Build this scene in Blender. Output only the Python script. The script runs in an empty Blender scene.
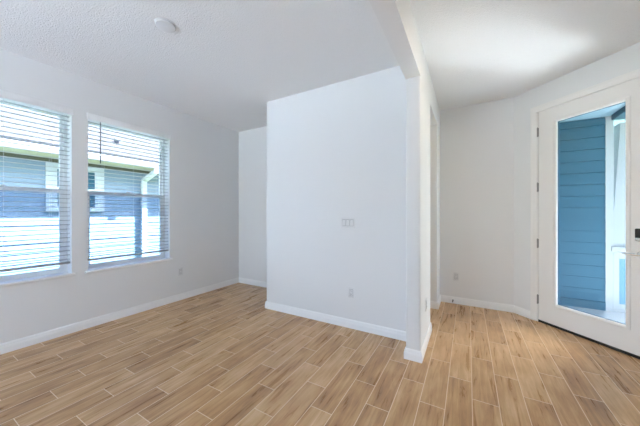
import bpy, bmesh, math, random
from mathutils import Vector, Matrix
C = bpy.context.scene
random.seed(4)

# ------------------------------------------------------------------ camera
F_PX, YAW, CAM_H = 260.03, 0.51717, 1.265
cam = bpy.data.cameras.new('camera')
cam.sensor_fit = 'HORIZONTAL'; cam.sensor_width = 36.0
cam.lens = F_PX * 36.0 / 640.0
cam.clip_start = 0.02
camo = bpy.data.objects.new('camera', cam)
camo.location = (0, 0, CAM_H)
camo.rotation_euler = (math.radians(90), 0, YAW)
C.collection.objects.link(camo); C.camera = camo

# ------------------------------------------------------------------ sky, sun, exposure
SUN_DIR = Vector((-1.0, -1.0, -1.75)).normalized()
w = bpy.data.worlds.new('sky'); C.world = w; w.use_nodes = True
nt = w.node_tree
sky = nt.nodes.new('ShaderNodeTexSky'); sky.sky_type = 'NISHITA'
sky.sun_disc = False
sky.sun_elevation = math.asin(-SUN_DIR.z)
sky.sun_rotation = math.atan2(-SUN_DIR.x, -SUN_DIR.y)
sky.dust_density = 3.0; sky.ozone_density = 0.6
bg = nt.nodes['Background']; bg.inputs['Strength'].default_value = 0.28
nt.links.new(sky.outputs[0], bg.inputs[0])
sun = bpy.data.lights.new('sun', 'SUN'); sun.energy = 15.0; sun.angle = math.radians(0.6)
sun.color = (0.94, 0.97, 1.0)
suno = bpy.data.objects.new('sun', sun); C.collection.objects.link(suno)
suno.rotation_euler = SUN_DIR.to_track_quat('-Z', 'Y').to_euler(); suno.location = (6, 10, 16)

C.view_settings.view_transform = 'Standard'
C.view_settings.look = 'None'
C.view_settings.exposure = 2.42
C.view_settings.gamma = 1.0
C.view_settings.use_curve_mapping = False
C.cycles.max_bounces = 16; C.cycles.diffuse_bounces = 10
C.cycles.blur_glossy = 0.0; C.cycles.caustics_reflective = True
C.cycles.transparent_max_bounces = 16

# ------------------------------------------------------------------ helpers
def mat(name, col, rough=0.6, metal=0.0, bump=None, spec=0.5, vary=0.0):
    m = bpy.data.materials.new(name); m.use_nodes = True
    n = m.node_tree.nodes; l = m.node_tree.links
    b = n['Principled BSDF']
    b.inputs['Base Color'].default_value = (*col, 1)
    b.inputs['Roughness'].default_value = rough
    b.inputs['Metallic'].default_value = metal
    b.inputs['Specular IOR Level'].default_value = spec
    tc = n.new('ShaderNodeTexCoord')
    if vary:
        nz = n.new('ShaderNodeTexNoise'); nz.inputs['Scale'].default_value = 3.0
        l.new(tc.outputs['Object'], nz.inputs['Vector'])
        mx = n.new('ShaderNodeMix'); mx.data_type = 'RGBA'
        mx.inputs[6].default_value = (*[c * (1 - vary) for c in col], 1)
        mx.inputs[7].default_value = (*[min(1, c * (1 + vary)) for c in col], 1)
        l.new(nz.outputs['Fac'], mx.inputs[0]); l.new(mx.outputs[2], b.inputs['Base Color'])
    if bump:
        nz = n.new('ShaderNodeTexNoise'); nz.inputs['Scale'].default_value = bump[0]
        nz.inputs['Detail'].default_value = 3.0
        l.new(tc.outputs['Object'], nz.inputs['Vector'])
        bp = n.new('ShaderNodeBump'); bp.inputs['Strength'].default_value = bump[1]
        bp.inputs['Distance'].default_value = bump[2]
        l.new(nz.outputs['Fac'], bp.inputs['Height']); l.new(bp.outputs[0], b.inputs['Normal'])
    return m

def glass_mat(name, tint, refl=0.03):
    m = bpy.data.materials.new(name); m.use_nodes = True
    n = m.node_tree.nodes; l = m.node_tree.links
    n.remove(n['Principled BSDF'])
    t = n.new('ShaderNodeBsdfTransparent'); t.inputs[0].default_value = (*tint, 1)
    g = n.new('ShaderNodeBsdfGlossy'); g.inputs['Roughness'].default_value = 0.02
    lw = n.new('ShaderNodeLayerWeight'); lw.inputs['Blend'].default_value = 0.5
    pw = n.new('ShaderNodeMath'); pw.operation = 'POWER'; pw.inputs[1].default_value = 4.5
    l.new(lw.outputs['Facing'], pw.inputs[0])
    fr = n.new('ShaderNodeMath'); fr.operation = 'MULTIPLY_ADD'; fr.inputs[1].default_value = 0.7; fr.inputs[2].default_value = refl
    l.new(pw.outputs[0], fr.inputs[0])
    mx = n.new('ShaderNodeMixShader')
    l.new(fr.outputs[0], mx.inputs[0]); l.new(t.outputs[0], mx.inputs[1]); l.new(g.outputs[0], mx.inputs[2])
    l.new(mx.outputs[0], n['Material Output'].inputs[0])
    return m

def floor_mat():
    m = bpy.data.materials.new('wood_look_plank_tile'); m.use_nodes = True
    n = m.node_tree.nodes; l = m.node_tree.links; b = n['Principled BSDF']
    tc = n.new('ShaderNodeTexCoord'); sx = n.new('ShaderNodeSeparateXYZ')
    l.new(tc.outputs['Object'], sx.inputs[0])
    def M(op, a, bb=None, cc=None):
        q = n.new('ShaderNodeMath'); q.operation = op
        for i, v in enumerate((a, bb, cc)):
            if v is None: continue
            if isinstance(v, (int, float)): q.inputs[i].default_value = v
            else: l.new(v, q.inputs[i])
        return q.outputs[0]
    PW, PL = 0.1535, 0.597
    cx = M('DIVIDE', M('SUBTRACT', sx.outputs[0], 0.025), PW)
    col = M('FLOOR', cx); fx = M('SUBTRACT', cx, col)
    m3 = M('FLOORED_MODULO', M('ADD', col, 2.0), 3.0)
    yy = M('DIVIDE', M('ADD', M('SUBTRACT', sx.outputs[1], 1.852), M('MULTIPLY', m3, 0.199)), PL)
    row = M('FLOOR', yy); fy = M('SUBTRACT', yy, row)
    ex = M('MULTIPLY', M('MINIMUM', fx, M('SUBTRACT', 1.0, fx)), PW)
    ey = M('MULTIPLY', M('MINIMUM', fy, M('SUBTRACT', 1.0, fy)), PL)
    gd = M('MINIMUM', ex, ey)
    gm = n.new('ShaderNodeMapRange'); gm.interpolation_type = 'SMOOTHSTEP'
    gm.inputs[1].default_value = 0.0015; gm.inputs[2].default_value = 0.0026
    l.new(gd, gm.inputs[0]); plank = gm.outputs[0]
    # a random number per plank
    cv = n.new('ShaderNodeCombineXYZ'); l.new(col, cv.inputs[0]); l.new(row, cv.inputs[1])
    wn = n.new('ShaderNodeTexWhiteNoise'); wn.noise_dimensions = '3D'; l.new(cv.outputs[0], wn.inputs['Vector'])
    # grain coordinates, shifted per plank, stretched along the plank
    gv = n.new('ShaderNodeCombineXYZ')
    l.new(M('ADD', M('MULTIPLY', sx.outputs[0], 1.0), M('MULTIPLY', wn.outputs['Value'], 37.0)), gv.inputs[0])
    l.new(M('MULTIPLY', sx.outputs[1], 0.075), gv.inputs[1])
    l.new(M('MULTIPLY', wn.outputs['Value'], 91.0), gv.inputs[2])
    g1 = n.new('ShaderNodeTexNoise'); g1.inputs['Scale'].default_value = 30; g1.inputs['Detail'].default_value = 7
    g1.inputs['Roughness'].default_value = 0.62; g1.inputs['Distortion'].default_value = 0.9
    l.new(gv.outputs[0], g1.inputs['Vector'])
    # broad cloudy figure inside a plank
    gv2 = n.new('ShaderNodeCombineXYZ')
    l.new(M('ADD', sx.outputs[0], M('MULTIPLY', wn.outputs['Value'], 53.0)), gv2.inputs[0])
    l.new(M('MULTIPLY', sx.outputs[1], 0.4), gv2.inputs[1])
    g2 = n.new('ShaderNodeTexNoise'); g2.inputs['Scale'].default_value = 9; g2.inputs['Detail'].default_value = 3
    l.new(gv2.outputs[0], g2.inputs['Vector'])
    # few knots
    vk = n.new('ShaderNodeTexVoronoi'); vk.inputs['Scale'].default_value = 2.3
    kv = n.new('ShaderNodeCombineXYZ'); l.new(sx.outputs[0], kv.inputs[0]); l.new(M('MULTIPLY', sx.outputs[1], 0.6), kv.inputs[1])
    l.new(kv.outputs[0], vk.inputs['Vector'])
    kn = n.new('ShaderNodeMapRange'); kn.inputs[1].default_value = 0.015; kn.inputs[2].default_value = 0.075
    kn.inputs[3].default_value = 1.0; kn.inputs[4].default_value = 0.0
    l.new(vk.outputs['Distance'], kn.inputs[0])
    fac = M('ADD', M('MULTIPLY', M('SUBTRACT', wn.outputs['Value'], 0.5), 0.28),
            M('ADD', M('MULTIPLY', M('SUBTRACT', g1.outputs['Fac'], 0.5), 1.15), M('MULTIPLY', M('SUBTRACT', g2.outputs['Fac'], 0.5), 0.75)))
    fac = M('SUBTRACT', M('ADD', fac, 0.5), M('MULTIPLY', kn.outputs[0], 0.35))
    cr = n.new('ShaderNodeValToRGB'); l.new(fac, cr.inputs[0])
    e = cr.color_ramp.elements
    e[0].position = 0.05; e[0].color = (0.25, 0.130, 0.058, 1)
    e[1].position = 0.95; e[1].color = (0.78, 0.55, 0.33, 1)
    k = e.new(0.42); k.color = (0.50, 0.285, 0.130, 1)
    k = e.new(0.62); k.color = (0.60, 0.372, 0.185, 1)
    mx = n.new('ShaderNodeMix'); mx.data_type = 'RGBA'
    mx.inputs[6].default_value = (0.88, 0.72, 0.54, 1)
    l.new(plank, mx.inputs[0]); l.new(cr.outputs[0], mx.inputs[7]); l.new(mx.outputs[2], b.inputs['Base Color'])
    rr = n.new('ShaderNodeMapRange'); rr.inputs[3].default_value = 0.22; rr.inputs[4].default_value = 0.36
    l.new(g1.outputs['Fac'], rr.inputs[0]); l.new(rr.outputs[0], b.inputs['Roughness'])
    bp = n.new('ShaderNodeBump'); bp.inputs['Strength'].default_value = 0.5; bp.inputs['Distance'].default_value = 0.0015
    l.new(M('ADD', plank, M('MULTIPLY', g1.outputs['Fac'], 0.25)), bp.inputs['Height']); l.new(bp.outputs[0], b.inputs['Normal'])
    return m

def box(bm, x0, x1, y0, y1, z0, z1, T=None):
    ps = [(x, y, z) for x in (x0, x1) for y in (y0, y1) for z in (z0, z1)]
    vs = [bm.verts.new(T(*p) if T else p) for p in ps]
    fs = [bm.faces.new([vs[i] for i in q]) for q in ((0,1,3,2),(4,6,7,5),(0,4,5,1),(2,3,7,6),(0,2,6,4),(1,5,7,3))]
    return vs, fs

def bbox(bm, x0, x1, y0, y1, z0, z1, r=0.003, seg=2, T=None):
    """bevelled box"""
    vs, fs = box(bm, x0, x1, y0, y1, z0, z1, T)
    ed = {e for f in fs for e in f.edges}
    bmesh.ops.bevel(bm, geom=list(ed), offset=r, segments=seg, affect='EDGES', profile=0.5)

def vbevel_box(bm, x0, x1, y0, y1, z0, z1, corners, r=0.016, seg=4):
    """box with given vertical edges rounded (bullnose corners)"""
    vs, fs = box(bm, x0, x1, y0, y1, z0, z1)
    ed = []
    for e in {e for f in fs for e in f.edges}:
        a, b = e.verts
        if abs(a.co.x - b.co.x) < 1e-6 and abs(a.co.y - b.co.y) < 1e-6:
            for cx, cy in corners:
                if abs(a.co.x - cx) < 1e-5 and abs(a.co.y - cy) < 1e-5: ed.append(e)
    bmesh.ops.bevel(bm, geom=ed, offset=r, segments=seg, affect='EDGES', profile=0.5)

def prism(bm, pts, z0, z1):
    lo = [bm.verts.new((x, y, z0)) for x, y in pts]; hi = [bm.verts.new((x, y, z1)) for x, y in pts]
    bm.faces.new(lo); bm.faces.new(hi)
    for i in range(len(pts)):
        j = (i + 1) % len(pts); bm.faces.new([lo[i], lo[j], hi[j], hi[i]])

def extrude_profile(bm, prof, A, B, place):
    """closed 2-D profile swept from A to B; place(t, p) -> 3-D"""
    lo = [bm.verts.new(place(A, p)) for p in prof]; hi = [bm.verts.new(place(B, p)) for p in prof]
    bm.faces.new(lo); bm.faces.new(hi)
    for i in range(len(prof)):
        j = (i + 1) % len(prof); bm.faces.new([lo[i], lo[j], hi[j], hi[i]])

def tube(bm, pts, r, seg=8):
    rings = []
    for i, p in enumerate(pts):
        p = Vector(p); a = Vector(pts[max(0, i - 1)]); b = Vector(pts[min(len(pts) - 1, i + 1)])
        d = (b - a).normalized()
        u = d.orthogonal().normalized() if i == 0 else (u - d * u.dot(d)).normalized()
        v = d.cross(u); rr = r[i] if isinstance(r, (list, tuple)) else r
        rings.append([bm.verts.new(p + rr * (math.cos(t) * u + math.sin(t) * v)) for t in [2 * math.pi * k / seg for k in range(seg)]])
    for q in range(len(rings) - 1):
        for k in range(seg):
            bm.faces.new([rings[q][k], rings[q][(k + 1) % seg], rings[q + 1][(k + 1) % seg], rings[q + 1][k]])
    bm.faces.new(rings[0]); bm.faces.new(rings[-1])

def lathe(bm, prof, T, seg=40):
    """prof = [(r, h)] turned about the local axis; T(x, y, h) -> 3-D"""
    rings = []
    for r, h in prof:
        if r < 1e-6: rings.append([bm.verts.new(T(0, 0, h))])
        else: rings.append([bm.verts.new(T(r * math.cos(t), r * math.sin(t), h)) for t in [2 * math.pi * k / seg for k in range(seg)]])
    for a, b in zip(rings, rings[1:]):
        for k in range(seg):
            q = [a[k % len(a)], a[(k + 1) % len(a)], b[(k + 1) % len(b)], b[k % len(b)]]
            q2 = []
            for v in q:
                if v not in q2: q2.append(v)
            if len(q2) > 2: bm.faces.new(q2)

def obj(name, bm, m, parent=None, smooth=False):
    bmesh.ops.recalc_face_normals(bm, faces=bm.faces)
    me = bpy.data.meshes.new(name); bm.to_mesh(me); bm.free()
    me.materials.append(m)
    if smooth:
        for p in me.polygons: p.use_smooth = True
        me.set_sharp_from_angle(angle=math.radians(35))
    o = bpy.data.objects.new(name, me); C.collection.objects.link(o)
    if parent:
        o.parent = parent; o.matrix_parent_inverse = Matrix.Translation(parent.location).inverted()
    return o

def tag(o, label, cat, group=None, kind=None):
    o['label'] = label; o['category'] = cat
    if group: o['group'] = group
    if kind: o['kind'] = kind
    return o

def struct(name, bm, m, label, cat, smooth=False):
    return tag(obj(name, bm, m, None, smooth), label, cat, None, 'structure')

def thing(name, label, cat, loc, group=None, kind=None):
    o = bpy.data.objects.new(name, None); o.empty_display_size = 0.05
    C.collection.objects.link(o); o.location = loc
    return tag(o, label, cat, group, kind)

BM = bmesh.new

# ------------------------------------------------------------------ materials
M_wall = mat('painted_wall', (0.80, 0.80, 0.80), 0.75, bump=(260, 0.10, 0.002), spec=0.25)
M_ceil = mat('knockdown_ceiling', (0.84, 0.84, 0.84), 0.9, bump=(105, 0.85, 0.006), spec=0.1)
M_trim = mat('white_semigloss_trim', (0.89, 0.89, 0.89), 0.35)
M_door = mat('door_paint', (0.86, 0.84, 0.82), 0.4)
M_floor = floor_mat()
M_vinyl = mat('white_vinyl', (0.90, 0.91, 0.92), 0.35)
M_slat = mat('backlit_slat_grey', (0.40, 0.40, 0.41), 0.45)  # white slats and rail greyed in colour to stand for backlit shade
M_cord = mat('pale_cord', (0.55, 0.57, 0.6), 0.8)
M_wand = mat('smoky_wand', (0.07, 0.07, 0.08), 0.25)
M_plate = mat('white_plastic', (0.74, 0.74, 0.74), 0.35)
M_gap_shade = mat('gap_shade_grey', (0.30, 0.30, 0.31), 0.6)  # grey painted as the shadow gap round rockers and receptacles
M_slot = mat('dark_slot', (0.08, 0.08, 0.08), 0.7)
M_bronze = mat('brushed_hinge_metal', (0.30, 0.29, 0.28), 0.35, 0.9)
M_black = mat('black_metal', (0.02, 0.02, 0.022), 0.3, 0.2)
M_chrome = mat('polished_chrome', (0.75, 0.75, 0.76), 0.12, 1.0)
M_navy = mat('dark_blue_door_paint', (0.02, 0.06, 0.10), 0.9, spec=0.1)
M_rubber = mat('black_rubber', (0.012, 0.012, 0.013), 0.6)
M_spring = mat('dark_spring_metal', (0.10, 0.095, 0.09), 0.35, 0.8)
M_glass = glass_mat('window_glass', (0.93, 0.96, 0.98))
M_screen = glass_mat('insect_screen_mesh', (0.62, 0.70, 0.80))
M_dglass = glass_mat('door_glass', (0.90, 0.95, 0.97))
M_blue = mat('blue_siding_paint', (0.004, 0.068, 0.115), 0.6, vary=0.05)
M_skirt = mat('blue_skirt_paint', (0.004, 0.058, 0.098), 0.6)
M_nblue = mat('pale_blue_siding_paint', (0.27, 0.345, 0.43), 0.65, vary=0.04)
M_white = mat('exterior_white_trim', (0.62, 0.63, 0.65), 0.5)
M_soffit = mat('olive_soffit', (0.42, 0.39, 0.27), 0.7)
M_frieze = mat('frieze_shade_olive', (0.10, 0.095, 0.055), 0.7)  # frieze colour darkened to carry the shadow under the soffit
M_gutter = mat('lavender_white_gutter', (0.30, 0.30, 0.345), 0.6, spec=0.2)
M_edge_shade = mat('roof_edge_shade_paint', (0.02, 0.02, 0.028), 0.6, spec=0.1)  # near-black colour painted as the shadow line between roof edge and gutter
M_nglass = mat('neighbour_glass', (0.05, 0.14, 0.20), 0.08, spec=0.8)
M_shingle = mat('grey_shingles', (0.044, 0.043, 0.048), 0.95, spec=0.05, bump=(30, 0.6, 0.01), vary=0.12)
M_vent = mat('dark_vent_metal', (0.05, 0.05, 0.06), 0.5)
M_haint = mat('pale_blue_ceiling_paint', (0.24, 0.37, 0.44), 0.6)
M_pedblue = mat('pedestal_blue_paint', (0.09, 0.20, 0.29), 0.6)
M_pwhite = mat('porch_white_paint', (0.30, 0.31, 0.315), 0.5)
M_conc = mat('pale_concrete', (0.74, 0.72, 0.69), 0.85, bump=(60, 0.2, 0.002), vary=0.05)
def sealed(name, col):
    m = mat(name, col, 0.14, vary=0.05); q = m.node_tree.nodes['Principled BSDF']; q.inputs['IOR'].default_value = 1.7
    q.inputs['Coat Weight'].default_value = 0.7; q.inputs['Coat Roughness'].default_value = 0.14
    return m
M_sealed = sealed('sealed_porch_concrete', (0.37, 0.37, 0.37))
M_walk = sealed('sealed_grey_walkway', (0.13, 0.13, 0.13))
M_patio_bounce = mat('patio_bounce_blue_grey', (0.58, 0.65, 0.74), 0.8, vary=0.05)  # unseen patio, tinted blue to bounce cool light into the window room
M_grass = mat('lawn_green', (0.10, 0.15, 0.05), 0.9, bump=(40, 0.8, 0.03), vary=0.3)
M_render = mat('house_exterior_paint', (0.40, 0.50, 0.60), 0.8)

# ------------------------------------------------------------------ dimensions
H = 2.74
XL = -3.640; YF = 3.394; YP = 2.657; XQ = -2.335
C1, C2 = -0.471, -0.349
YC, YO, YE, YD = 2.338, 3.010, 3.745, 4.097
XD = 0.508; XR = 1.620; YR = YD - (XR - XD)
YB = -2.4
HB = 2.43
S = math.sqrt(0.5)
def D(s, n, z): return (XD + s * S + n * S, YD - s * S + n * S, z)    # along / out of the angled door wall

# ------------------------------------------------------------------ room shell
bm = BM()
o0 = D(0, 0.10, 0)
pts = [(XL - .02, YB), (XR + .02, YB), (XR + .02, YR - .03), D(1.4, .10, 0)[:2], D(0.1, .10, 0)[:2], (XD + .02, YD + .03), (XL - .02, YD + .03)]
prism(bm, pts, -0.12, 0.0)
struct('floor', bm, M_floor, 'wood-look plank tile floor in light brown with pale grout joints', 'floor')
bm = BM()
pts = [(XL - .18, YB), (XR + .14, YB), (XR + .14, YR), D(1.5, .13, 0)[:2], D(0, .13, 0)[:2], (XD, YD + .12), (XL - .18, YD + .12)]
prism(bm, pts, H, H + 0.2)
struct('ceiling', bm, M_ceil, 'white textured ceiling over both rooms', 'ceiling')

WIN = [(0.165, 1.090), (1.225, 2.128)]; WZ = (0.612, 2.345)
bm = BM()
x0, x1 = XL - 0.18, XL
ys = [YB, WIN[0][0], WIN[0][1], WIN[1][0], WIN[1][1], YF + .115]
for i in range(5):
    if i in (1, 3):
        box(bm, x0, x1, ys[i], ys[i+1], 0 - .3, WZ[0]); box(bm, x0, x1, ys[i], ys[i+1], WZ[1], H)
    else: box(bm, x0, x1, ys[i], ys[i+1], -.3, H)
struct('wall_left', bm, M_wall, 'white wall on the left holding the two windows', 'wall')
bm = BM(); box(bm, XL, -1.08, YF, YF + .115, 0, H)
struct('wall_back', bm, M_wall, 'short shaded wall in the far left recess', 'wall')
bm = BM(); vbevel_box(bm, XQ, C1, YP, YP + .12, 0, H, [(XQ, YP), (XQ, YP + .12)])
box(bm, -1.2, -1.08, YP + .12, YF, 0, H)
struct('wall_partition', bm, M_wall, 'broad white partition wall with the switch plate in the middle', 'wall', True)
bm = BM()
vbevel_box(bm, C1, C2, YC, YO, 0, H, [(C1, YC), (C2, YC), (C2, YO), (C1, YO)])
vbevel_box(bm, C1 - .6, C2, YE, YD + .12, 0, H, [(C2, YE)])
box(bm, C1, C2, YO - .03, YE + .03, HB, H)
struct('wall_pier', bm, M_wall, 'narrow white wall end between the window room and the foyer, with an opening behind', 'wall', True)
bm = BM(); box(bm, C1, C2, YB, YC + .03, HB, H)
struct('ceiling_beam', bm, M_wall, 'dropped white header beam running from the wall end toward the viewer', 'beam')
bm = BM(); box(bm, C2, XD + .05, YD, YD + .12, 0, H)
struct('wall_end', bm, M_wall, 'foyer end wall left of the glazed door', 'wall')
DS0, DS1, DZ = 0.270, 1.222, 2.456
bm = BM()
for s0, s1, z0, z1 in ((0, DS0, 0, H), (DS1, 1.58, 0, H), (DS0, DS1, DZ, H)): box(bm, s0, s1, 0, .13, z0, z1, D)
struct('wall_entry', bm, M_wall, 'angled foyer wall around the entry door', 'wall')
bm = BM(); box(bm, XR, XR + .12, YB, YR, 0, H)
struct('wall_right', bm, M_wall, 'foyer wall on the right beyond the door', 'wall')
bm = BM()
for xa, xb, za, zb in ((XL - .18, -3.35, 0, H), (-3.35, -1.1, 2.15, H), (-1.1, XR + .12, 0, H)): box(bm, xa, xb, YB - .12, YB, za, zb)  # unseen opening, sized to let fill light into the room
struct('wall_rear', bm, M_wall, 'white rear wall with an added wide opening onto the patio for fill light, behind the viewer', 'wall')
# our own roof (shades the porch and the rear)
bm = BM(); box(bm, -4.25, 2.75, YB - .2, 7.5, H + .2, H + .34)
struct('roof', bm, M_render, 'roof slab over the house and porch', 'roof')
bm = BM(); box(bm, XL - .18, 0.55, YD + .12, 7.4, -.3, H + .2)
box(bm, 0.55, 1.60, 5.30, 7.4, -.3, H + .2)
struct('wall_garage', bm, M_render, 'rest of the house beyond the end wall', 'wall')

# baseboards: profile swept along each wall with mitred corners
PROF = [(0, 0), (.0140, 0), (.0140, .052), (.0128, .055), (.0128, .060), (.0105, .066), (.0095, .078), (.0065, .086), (.004, .091), (0, .092)]
def baseboards(path, names):
    nrm = []
    for a, b in zip(path, path[1:]):
        d = (Vector(b) - Vector(a)).normalized(); nrm.append(Vector((d.y, -d.x)))
    mit = []
    for i in range(len(path)):
        if i == 0: mit.append(nrm[0])
        elif i == len(path) - 1: mit.append(nrm[-1])
        else:
            a, b = nrm[i-1], nrm[i]; mit.append((a + b) / (1 + a.dot(b)))
    done = {}
    for i, nm in enumerate(names):
        if nm is None: continue
        key = nm[0]
        if key not in done: done[key] = (BM(), nm[1])
        bm = done[key][0]
        A, B = Vector(path[i]), Vector(path[i+1])
        def place(t, p):
            q = (A + mit[i] * p[0]) if t == 0 else (B + mit[i+1] * p[0])
            return (q.x, q.y, p[1])
        extrude_profile(bm, PROF, 0, 1, place)
    for k, (bm, lab) in done.items(): struct(k, bm, M_trim, lab, 'baseboard')
baseboards([(XL, YB), (XL, YF), (-1.2, YF), (-1.2, YP + .12), (XQ, YP + .12), (XQ, YP), (C1, YP), (C1, YC), (C2, YC), (C2, YO), (C1, YO), (C1, YP + .12),
            (-1.08, YP + .12), (-1.08, YE), (C2, YE), (C2, YD), (XD, YD), D(.214, 0, 0)[:2]],
           [('baseboard_left', 'white baseboard under the windows on the left'), ('baseboard_back', 'white baseboard in the far left recess'), None, None,
            ('baseboard_partition', 'white baseboard along the broad partition wall'), ('baseboard_partition', ''),
            ('baseboard_pier', 'white baseboard wrapping the narrow wall end'), ('baseboard_pier', ''), ('baseboard_pier', ''), ('baseboard_pier', ''), None, None, None,
            ('baseboard_opening', 'white baseboard glimpsed inside the opening behind the wall end'), ('baseboard_opening', ''),
            ('baseboard_end', 'white baseboard along the foyer end wall'), ('baseboard_entry', 'short white baseboard beside the door casing')])
baseboards([D(1.278, 0, 0)[:2], (XR, YR), (XR, YB)], [('baseboard_entry_right', 'white baseboard on the latch side of the door'), ('baseboard_right', 'white baseboard along the right foyer wall')])

# ------------------------------------------------------------------ windows
XG = XL - 0.115         # plane of the glass
def window(idx, y0, y1, side):
    t = thing('window_%d' % idx, 'white single-hung window, %s of the two' % side, 'window', (XL - .10, (y0 + y1) / 2, WZ[0]), None, 'structure')
    z0, z1 = WZ; zr = 1.500; fw = 0.026
    bm = BM(); xa, xb = XL - .172, XL - .118
    box(bm, xa, xb, y0, y0 + fw, z0, z1); box(bm, xa, xb, y1 - fw, y1, z0, z1)
    box(bm, xa, xb, y0 + fw, y1 - fw, z0, z0 + .04); box(bm, xa, xb, y0 + fw, y1 - fw, z1 - fw, z1)
    obj('window_frame', bm, M_vinyl, t)
    # lower sash, inner track
    bm = BM(); sx0, sx1 = XL - .146, XL - .122; sw = .032
    a, b = y0 + fw, y1 - fw
    box(bm, sx0, sx1, a, a + sw, z0 + .04, zr + .018); box(bm, sx0, sx1, b - sw, b, z0 + .04, zr + .018)
    box(bm, sx0, sx1, a + sw, b - sw, z0 + .04, z0 + .066); box(bm, sx0, sx1, a + sw, b - sw, zr - .022, zr + .018)
    lo = obj('lower_sash', bm, M_vinyl, t)
    bm = BM(); box(bm, sx0 + .010, sx0 + .014, a + sw, b - sw, z0 + .066, zr - .022); obj('pane', bm, M_glass, lo)
    bm = BM(); bbox(bm, sx1, sx1 + .016, (a + b) / 2 - .03, (a + b) / 2 + .03, zr + .018, zr + .030, .003); obj('sash_lock', bm, M_vinyl, lo)
    bm = BM(); sx0, sx1 = XL - .171, XL - .148; sw = .026
    box(bm, sx0, sx1, a, a + sw, zr - .018, z1 - fw); box(bm, sx0, sx1, b - sw, b, zr - .018, z1 - fw)
    box(bm, sx0, sx1, a + sw, b - sw, zr - .018, zr + .016); box(bm, sx0, sx1, a + sw, b - sw, z1 - fw - .028, z1 - fw)
    up = obj('upper_sash', bm, M_vinyl, t)
    bm = BM(); box(bm, sx0 + .010, sx0 + .014, a + sw, b - sw, zr + .016, z1 - fw - .028); obj('pane', bm, M_glass, up)
    bm = BM(); box(bm, XL - .1778, XL - .1768, a, b, z0 + .03, zr); obj('insect_screen', bm, M_screen, t)
    # stool with horns
    bm = BM(); bbox(bm, XL - .117, XL + .030, y0 + .001, y1 - .001, z0 + .0005, z0 + .018, .002, 1)
    bbox(bm, XL + .0005, XL + .034, y0 - .028, y1 + .028, z0 - .006, z0 + .020, .006, 3)
    obj('sill', bm, M_trim, t, True)
    return t
window(1, *WIN[0], 'nearest and left'); window(2, *WIN[1], 'farther and right')

def blind(y0, y1, label, wand_y):
    zt = WZ[1]; xs = XL - .030
    t = thing('window_blind', label, 'blind', (xs, (y0 + y1) / 2, zt), 'slatted window blinds')
    bm = BM(); bbox(bm, XL + .001, XL + .020, y0 - .010, y1 + .010, zt - .048, zt + .022, .004, 2); obj('valance', bm, M_trim, t, True)
    bm = BM(); bbox(bm, xs - .026, xs + .026, y0 + .006, y1 - .006, zt - .042, zt - .002, .002, 1); obj('headrail', bm, M_trim, t)
    a, b = y0 + .008, y1 - .008
    bm = BM(); pitch = .0455; z = zt - .062; zb = 0.752
    while z > zb + .02:
        prof = [(-.025, -.0030), (-.0125, -.0008), (0, 0), (.0125, -.0008), (.025, -.0030), (.025, -.0055), (.0125, -.0033), (0, -.0025), (-.0125, -.0033), (-.025, -.0055)]
        extrude_profile(bm, prof, a, b, lambda y, p: (xs + p[0], y, z + p[1] - p[0] * .03))
        z -= pitch
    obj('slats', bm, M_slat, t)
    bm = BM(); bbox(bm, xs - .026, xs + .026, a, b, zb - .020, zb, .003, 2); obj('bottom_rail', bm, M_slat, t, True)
    for q in (.14, .62, .90) if False else (.16, .84):
        y = a + (b - a) * q
        for dx in (-.0268, .0268):
            bm = BM(); tube(bm, [(xs + dx, y, zt - .045), (xs + dx, y, zb - .010)], .0010, 6); obj('ladder_cord', bm, M_cord, t)
    bm = BM(); yc = a + (b - a) * .5
    tube(bm, [(xs + .0285, yc, zt - .045), (xs + .0285, yc, zb - .010)], .0010, 6); obj('lift_cord', bm, M_cord, t)
    if wand_y is not None:
        bm = BM(); tube(bm, [(XL + .004, wand_y, zt - .046), (XL + .006, wand_y, zt - .08), (XL + .008, wand_y, 1.83)], [.004, .0045, .0055], 8)
        obj('tilt_wand', bm, M_wand, t, True)
    return t
blind(*WIN[0], 'open white slatted blind in the left window nearest the viewer', None)
blind(*WIN[1], 'open white slatted blind with dark hanging wand in the right window', 1.337)

# ------------------------------------------------------------------ entry door
t = thing('door_1', 'white entry door with one tall glass panel, closed', 'door', D(.745, 0, 0), None, 'structure')
s0, s1, z0, z1 = 0.2895, 1.2030, 0.026, 2.440
g0, g1, gz0, gz1 = 0.462, 1.030, 0.240, 2.288
bm = BM()
for a in ((s0, g0, z0, z1), (g1, s1, z0, z1), (g0, g1, z0, gz0), (g0, g1, gz1, z1)): box(bm, a[0], a[1], .004, .048, a[2], a[3], D)
obj('door_leaf', bm, M_door, t)
bm = BM()                                              # moulded frame round the glass
def ring(bm, so, si, n0, n1):
    vo = [bm.verts.new(D(s, n0, z)) for s, z in so]; vi = [bm.verts.new(D(s, n1, z)) for s, z in si]
    for i in range(4): bm.faces.new([vo[i], vo[(i+1) % 4], vi[(i+1) % 4], vi[i]])
def rect(m): return [(g0 - .018 + m, gz0 - .016 + m), (g1 + .018 - m, gz0 - .016 + m), (g1 + .018 - m, gz1 + .016 - m), (g0 - .018 + m, gz1 + .016 - m)]
stepsM = [(0, .004), (.002, -.004), (.010, -.007), (.022, -.006), (.030, -.001), (.036, .012), (.036, .034), (.030, .049), (.022, .054), (.002, .052), (0, .048)]
for (ma, na), (mb, nb) in zip(stepsM[:6], stepsM[1:6]): ring(bm, rect(ma), rect(mb), na, nb)
obj('glass_frame', bm, M_door, t)
bm = BM()
for (ma, na), (mb, nb) in zip(stepsM[5:], stepsM[6:]): ring(bm, rect(ma), rect(mb), na, nb)
obj('outer_glass_frame', bm, M_navy, t)
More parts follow.
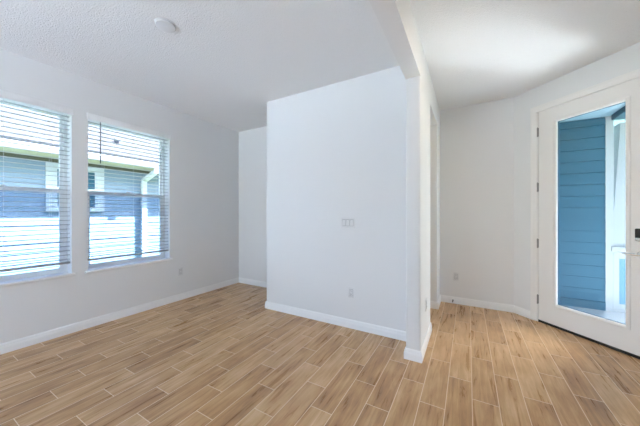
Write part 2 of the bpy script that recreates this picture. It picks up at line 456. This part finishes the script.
bm = BM(); box(bm, g0 + .017, g1 - .017,   .014, .020, gz0 + .018, gz1 - .018, D); gl = obj('glass_panel', bm, M_dglass, t)
bm = BM(); box(bm, s0, s1, .000, .044, .004, .0255, D); obj('door_sweep', bm, M_rubber, t)
for z in (2.205, 1.565, .912, .262):
    bm = BM(); a, b = D(.2865, -.009, z - .05), D(.2865, -.009, z + .05)
    tube(bm, [a, b], .0062, 10)
    tube(bm, [D(.2865, -.009, z + .05), D(.2865, -.009, z + .056)], .004, 8); tube(bm, [D(.2865, -.009, z - .056), D(.2865, -.009, z - .05)], .004, 8)
    box(bm, .2800, .2930, -.004, .0035, z - .05, z + .05, D)
    obj('hinge', bm, M_bronze, t, True)
# deadbolt and lever on the latch stile
LS = 1.118
bm = BM(); bbox(bm, LS - .036, LS + .036, -.022, .003, 1.046, 1.130, .008, 3, D); dbo = obj('deadbolt', bm, M_black, t, True)
bm = BM(); bbox(bm, LS - .030, LS + .030, -.030, -.0225, 1.024, 1.052, .004, 2, D); obj('thumb_turn', bm, M_chrome, dbo, True)
def PT(cs, cz): return lambda x, y, h: D(cs + x, -h, cz + y)
bm = BM(); lathe(bm, [(0, -.003), (.031, -.003), (.031, .006), (.028, .010), (.011, .012), (.011, .045), (0, .046)], PT(LS, .905), 28)
lv = obj('lever_rose', bm, M_chrome, t, True)
bm = BM(); tube(bm, [D(LS + .012, -.048, .905), D(LS - .02, -.050, .906), D(LS - .07, -.050, .907), D(LS - .100, -.046, .908), D(LS - .108, -.042, .908)], [.009, .0085, .0068, .0058, .004], 10)
obj('lever', bm, M_chrome, lv, True)
# jamb, casing, threshold
bm = BM()
box(bm, DS0, .2860, .0, .13, 0, DZ, D); box(bm, 1.2062, DS1, .0, .13, 0, DZ, D); box(bm, .2860, 1.2062, .0, .13, 2.4430, DZ, D)
box(bm, .2860, .298, .0495, .06, 0, 2.443, D); box(bm, 1.194, 1.2062, .0495, .06, 0, 2.443, D); box(bm, .298, 1.194, .0495, .06, 2.431, 2.443, D)
struct('trim_1', bm, M_door, 'door jamb around the entry door', 'trim')
CAS = [(0, 0), (0, -.017), (.012, -.0175), (.020, -.014), (.046, -.012), (.060, -.009), (.0665, -.006), (.0665, 0)]
bm = BM()
def casing(path):
    """path of (s, z, outward mitre ds, dz)"""
    for (a, b) in zip(path, path[1:]):
        extrude_profile(bm, CAS, a, b, lambda q, p: D(q[0] + q[2] * (.0665 - p[0]), p[1], q[1] + q[3] * (.0665 - p[0])))
casing([(.281, 0, -1, 0), (.281, 2.4405, -1, 1), (1.211, 2.4405, 1, 1), (1.211, 0, 1, 0)])
struct('trim_2', bm, M_door, 'moulded white casing framing the entry door', 'trim')
bm = BM(); box(bm, .2862, 1.206, .0005, .16, -.015, .0035, D)
struct('trim_3', bm, M_black, 'dark threshold under the entry door', 'trim')

# ------------------------------------------------------------------ small fittings
def frame(o, r, n):
    """o centre on the wall, r right-hand direction seen from the room, n out of the wall"""
    o = Vector(o); r = Vector(r); n = Vector(n)
    return lambda x, y, h: tuple(o + r * x + n * h + Vector((0, 0, y)))
def outlet(o, r, n, label):
    T = frame(o, r, n)
    t = thing('wall_outlet', label, 'outlet', o, 'duplex wall outlets')
    bm = BM(); bbox(bm, -.035, .035, -.057, .057, .0002, .006, .003, 2, T=T); obj('cover_plate', bm, M_plate, t, True)
    bm = BM(); bbox(bm, -.0165, .0165, -.033, .033, .0061, .0090, .002, 2, T=T); rc = obj('receptacle', bm, M_plate, t, True)
    bm = BM(); box(bm, -.0192, .0192, -.0360, .0360, .0052, .0067, T); obj('receptacle_gap_shade', bm, M_gap_shade, rc)
    for sgn in (1, -1):
        for dx, hh in ((-.0063, .0045), (.0063, .0038), (0, .0022)):
            zc = sgn * .0185 + (.001 if dx else -.0085)
            bm = BM(); box(bm, dx - .0013, dx + .0013, zc - hh, zc + hh, .0091, .0094, T); obj('slot', bm, M_slot, rc)
    for sy in (-.0475, .0475):
        bm = BM(); lathe(bm, [(0, .0062), (.003, .0062), (.0025, .0070), (0, .0072)], lambda x, y, h: T(x, y + sy, h), 12); obj('screw', bm, M_plate, t, True)
    return t
outlet((XL, 2.286, .413), (0, 1, 0), (1, 0, 0), 'white wall outlet below and right of the farther window')
outlet((-1.113, YP, .392), (1, 0, 0), (0, -1, 0), 'white wall outlet on the broad partition below the switch plate')
outlet((C2, 2.665, .390), (0, 1, 0), (1, 0, 0), 'white wall outlet on the foyer side of the narrow wall end')
outlet((-.142, YD, .379), (1, 0, 0), (0, -1, 0), 'white wall outlet on the foyer end wall left of the door')
T = frame((-1.153, YP, 1.157), (1, 0, 0), (0, -1, 0))
t = thing('light_switch', 'white three-gang rocker switch plate on the broad partition wall', 'switch', (-1.153, YP, 1.157))
bm = BM(); bbox(bm, -.082, .082, -.057, .057, .0002, .0065, .003, 2, T=T); obj('cover_plate', bm, M_plate, t, True)
for k in (-1, 0, 1):
    bm = BM(); vs, fs = box(bm, k * .046 - .0165, k * .046 + .0165, -.033, .033, .0066, .0085, T)
    for v in vs:
        if abs(v.co.z - (1.157 - .033)) < 1e-4 and v.co.y < YP - .0080: v.co.y -= .0045
    rk = obj('rocker', bm, M_plate, t)
    bm = BM(); box(bm, k * .046 - .0195, k * .046 + .0195, -.0365, .0365, .0052, .0067, T); obj('rocker_gap_shade', bm, M_gap_shade, rk)
# spring door stop screwed to the end-wall baseboard
t = thing('door_stop', 'dark spring door stop on the baseboard of the foyer end wall', 'door stop', (-.182, YD - .014, .045))
T = frame((-.182, YD - .0143, .045), (1, 0, 0), (0, -1, 0))
bm = BM(); lathe(bm, [(0, 0), (.010, 0), (.010, .003), (.005, .006), (0, .006)], T, 16); obj('base', bm, M_spring, t, True)
bm = BM(); tube(bm, [T(.0055 * math.cos(q * .785), .0055 * math.sin(q * .785), .006 + q * .0006) for q in range(97)], .0012, 5); obj('spring', bm, M_spring, t, True)
bm = BM(); lathe(bm, [(0, .064), (.0075, .064), (.0080, .074), (.006, .077), (0, .077)], T, 16); obj('tip', bm, M_rubber, t, True)
# round detector on the ceiling of the window room
t = thing('smoke_detector', 'round white disc-shaped detector on the ceiling of the window room', 'detector', (-2.055, 1.170, H))
T = lambda x, y, h: (-2.055 + x, 1.170 + y, H - h)
bm = BM(); lathe(bm, [(0, .0003), (.074, .0003), (.074, .005), (.071, .006), (0, .006)], T, 48); obj('base', bm, M_plate, t, True)
bm = BM(); lathe(bm, [(0, .0062), (.070, .0062), (.071, .014), (.066, .020), (.050, .023), (0, .024)], T, 48); obj('cover', bm, M_plate, t, True)
# recessed light over the foyer
def lamp_mat(strength):
    m = bpy.data.materials.new('warm_lamp_diffuser'); m.use_nodes = True
    b = m.node_tree.nodes['Principled BSDF']
    b.inputs['Emission Color'].default_value = (1, .84, .64, 1); b.inputs['Emission Strength'].default_value = strength
    return m
def ceiling_light(LX, LY, label, M_lamp):
    t = thing('ceiling_light', label, 'light', (LX, LY, H), 'round ceiling lights')
    T = lambda x, y, h: (LX + x, LY + y, H - h)
    bm = BM(); lathe(bm, [(.062, .0005), (.088, .0005), (.088, .003), (.080, .007), (.064, .006), (.062, .0005)], T, 48); obj('trim_ring', bm, M_plate, t, True)
    bm = BM(); lathe(bm, [(0, .0005), (.0615, .0005), (.0615, .004), (0, .0045)], T, 48); obj('diffuser', bm, M_lamp, t, True)
ceiling_light(.295, 2.140, 'round recessed ceiling light glowing over the foyer', lamp_mat(33.0))
ceiling_light(-.76, 3.26, 'round recessed ceiling light in the passage behind the narrow wall end', lamp_mat(7.0))

# ------------------------------------------------------------------ porch
def lap_profile(z0, z1, ex, y, T=.016):
    pts = []; z = z0
    while z < z1 - 1e-4:
        zn = min(z + ex, z1); pts += [(y - T, z + .005), (y - .003, zn), (y + .014, zn), (y + .014, zn + .005)]; z = zn
    return pts[:-2] + [(y + .02, z1), (y + .02, z0 + .005)]
YS = 5.15
bm = BM(); extrude_profile(bm, lap_profile(.012, 2.61, .166, YS), .70, 1.672, lambda x, p: (x, p[0], p[1]))
extrude_profile(bm, lap_profile(.012, 2.61, .166, 0), 4.24, YS, lambda y, p: (.70 - p[0], y, p[1]))
box(bm, .60, 1.672, YS + .021, 5.30, -.10, 2.61); box(bm, .56, .679, 4.24, 5.30, -.10, 2.61)
pw = struct('porch_siding', bm, M_blue, 'blue lap siding wall seen through the door glass', 'siding')
bm = BM(); box(bm, .70, 1.672, YS - .022, YS + .02, -.10, .012); obj('skirt_board', bm, M_skirt, pw)
bm = BM(); box(bm, 1.672, 1.752, YS - .018, 5.172, -.10, 2.61); obj('corner_board', bm, M_pwhite, pw)
bm = BM(); prism(bm, [D(.12, .13, 0)[:2], D(1.56, .13, 0)[:2], (1.75, 2.6), (2.75, 2.0), (2.75, 7.4), (1.60, 7.4), (1.60, 5.30), (.60, 5.30)], 2.62, H + .2)
struct('porch_ceiling', bm, M_haint, 'pale blue porch ceiling outside the door', 'ceiling')
bm = BM(); box(bm, 1.725, 2.13, 2.62, YS - .03, 2.545, 2.62)
struct('porch_beam', bm, M_blue, 'blue beam along the porch edge outside the door', 'beam')
bm = BM(); prism(bm, [D(-.1, .161, 0)[:2], D(1.5, .161, 0)[:2], (1.75, 2.75), (2.15, 2.75), (2.15, 5.7), (1.62, 5.7), (1.62, 5.5), (.60, 5.5)], -.30, -.10)
struct('porch_floor', bm, M_sealed, 'pale concrete porch floor outside the door', 'floor')
bm = BM(); prism(bm, [(2.152, -1.0), (6.5, -1.0), (6.5, 8.5), (2.152, 8.5)], -.30, -.12)
struct('walkway', bm, M_walk, 'grey sealed walkway beyond the porch', 'walkway')
t = thing('porch_column', 'white tapered porch column on a blue panelled pedestal outside the door', 'column', (1.98, 5.35, -.10))
x0, x1, y0, y1 = 1.758, 2.220, 5.15, 5.60
bm = BM(); box(bm, x0 + .012, x1 - .012, y0 + .012, y1 - .012, -.0995, .735); obj('pedestal', bm, M_pedblue, t)
for sx in (0, 1):
    for sy in (0, 1):
        bm = BM(); bx = x0 if sx == 0 else x1 - .055; by = y0 if sy == 0 else y1 - .055
        bbox(bm, bx, bx + .055, by, by + .055, -.0995, .735, .003, 1); obj('corner_board', bm, M_pwhite, t)
bm = BM(); box(bm, x0 + .055, x1 - .055, y0 + .002, y1 - .002, -.0995, .01); box(bm, x0 + .055, x1 - .055, y0 + .002, y1 - .002, .635, .735)
box(bm, x0 + .002, x0 + .0118, y0 + .055, y1 - .055, .635, .735); obj('rail_board', bm, M_pwhite, t)
bm = BM(); bbox(bm, x0 - .030, x1 + .030, y0 - .030, y1 + .030, .735, .80, .006, 2); obj('cap', bm, M_pwhite, t, True)
bm = BM()
rings = []
for z, hw in ((.80, .225), (.84, .225), (2.45, .090), (2.545, .090)):
    rings.append([bm.verts.new((1.967 + dx * hw, 5.40 + dy * hw, z)) for dx, dy in ((-1, -1), (1, -1), (1, 1), (-1, 1))])
for a, b in zip(rings, rings[1:]):
    for k in range(4): bm.faces.new([a[k], a[(k+1) % 4], b[(k+1) % 4], b[k]])
bm.faces.new(rings[0]); bm.faces.new(rings[-1]); obj('shaft', bm, M_pwhite, t)

# ------------------------------------------------------------------ next-door house seen through the windows
XN = -7.2
t = thing('neighbour_house', 'pale blue lap-sided house with white gutter seen through the windows', 'house', (XN - 1, 3.0, -.3))
def lap_x(z0, z1, ex):
    pts = []; z = z0
    while z < z1 - 1e-4:
        zn = min(z + ex, z1); pts += [(.013, z), (.003, zn)]; z = zn
    return pts + [(-.02, z1), (-.02, z0)]
bm = BM(); extrude_profile(bm, lap_x(-.3, 2.34, .165), -4.0, 9.0, lambda y, p: (XN + p[0], y, p[1]))
box(bm, XN - 3.0, XN - .021, -4.0, 9.0, -.3, 2.34); obj('siding_wall', bm, M_nblue, t)
OV = .63
bm = BM(); box(bm, XN - .02, XN + OV - .02, -4.4, 9.4, 2.345, 2.36); obj('soffit', bm, M_soffit, t)
bm = BM(); box(bm, XN + .0135, XN + .035, -4.0, 9.0, 2.26, 2.344); obj('frieze_board', bm, M_frieze, t)
bm = BM()
extrude_profile(bm, [(OV - .02, 2.35), (OV + .045, 2.345), (OV + .062, 2.39), (OV + .075, 2.43), (OV + .075, 2.475), (OV - .02, 2.475)], -4.4, 9.4, lambda y, p: (XN + p[0], y, p[1]))
box(bm, XN + OV - .02, XN + OV - .001, -4.4, 9.4, 2.345, 2.49); obj('gutter', bm, M_gutter, t)
bm = BM()
extrude_profile(bm, [(OV + .03, 2.485), (OV + .03, 2.515), (-3.2, 2.515 + (3.2 + OV + .03) * .42), (-3.2, 2.49 + (3.2 + OV + .03) * .42), (-.02, 2.49 + (OV + .05) * .42 - .02)], -4.5, 9.5, lambda y, p: (XN + p[0], y, p[1]))
obj('roof', bm, M_shingle, t)
bm = BM(); box(bm, XN + OV + .0305, XN + OV + .085, -4.5, 9.5, 2.478, 2.512); obj('roof_edge_shadow', bm, M_edge_shade, t)  # strip added as the painted shadow under the roof edge
def roof_z(x): return 2.515 + (XN + OV + .03 - x) * .42
bm = BM(); xa, xb = -7.92, -7.66
vs, fs = box(bm, xa, xb, 3.20, 3.56, 0, .10)
for v in vs: v.co.z += roof_z(v.co.x) + .002
box(bm, xb - .01, xb + .03, 3.15, 3.61, roof_z(xb + .03) + .012, roof_z(xb) + .03)
obj('roof_vent', bm, M_vent, t)
# window with white trim boards
Y0, Y1, Z0, Z1 = 1.90, 2.567, 1.395, 2.150
bm = BM(); tw = .135; xa, xb = XN + .0135, XN + .045
box(bm, xa, xb, Y0 - tw, Y0, Z0 - .0, Z1); box(bm, xa, xb, Y1, Y1 + tw, Z0, Z1); box(bm, xa, xb, Y0 - tw, Y1 + tw, Z1, Z1 + .12); box(bm, xa, xb + .012, Y0 - tw, Y1 + tw, Z0 - .11, Z0)
nw = obj('window_trim', bm, M_white, t)
bm = BM(); box(bm, xa, xa + .006, Y0, Y1, Z0, Z1); obj('pane', bm, M_nglass, nw)
bm = BM(); box(bm, xa + .007, xa + .025, Y0, Y1, 1.74, 1.785); box(bm, xa + .007, xa + .022, Y0, Y0 + .03, Z0, Z1); box(bm, xa + .007, xa + .022, Y1 - .03, Y1, Z0, Z1); obj('meeting_rail', bm, M_white, nw)
bm = BM(); yd = 3.51
for seg_ in ([(XN + OV + .03, yd, 2.355), (XN + OV + .02, yd, 2.27), (XN + .12, yd, 2.09), (XN + .09, yd, 2.00), (XN + .09, yd, -.2)],):
    rings = []
    for i, p in enumerate(seg_):
        p = Vector(p); a = Vector(seg_[max(0, i-1)]); b2 = Vector(seg_[min(len(seg_)-1, i+1)]); dd = (b2 - a).normalized()
        nn = Vector((0, 1, 0)).cross(dd).normalized()
        rings.append([bm.verts.new(p + Vector((0, 1, 0)) * .055 * sy + nn * .038 * sn) for sy, sn in ((-1, -1), (1, -1), (1, 1), (-1, 1))])
    for a, b2 in zip(rings, rings[1:]):
        for k in range(4): bm.faces.new([a[k], a[(k+1) % 4], b2[(k+1) % 4], b2[k]])
    bm.faces.new(rings[0]); bm.faces.new(rings[-1])
obj('downspout', bm, M_white, t)

# ------------------------------------------------------------------ ground outside
bm = BM(); box(bm, -30, 30, -30, 30, -.50, -.301)
struct('ground', bm, M_grass, 'lawn around the houses', 'ground')
bm = BM(); box(bm, -5.5, 5.5, -12, YB - .13, -.30, -.02)
struct('patio', bm, M_patio_bounce, 'unseen blue-grey patio added to bounce cool light indoors, behind the viewer', 'patio')
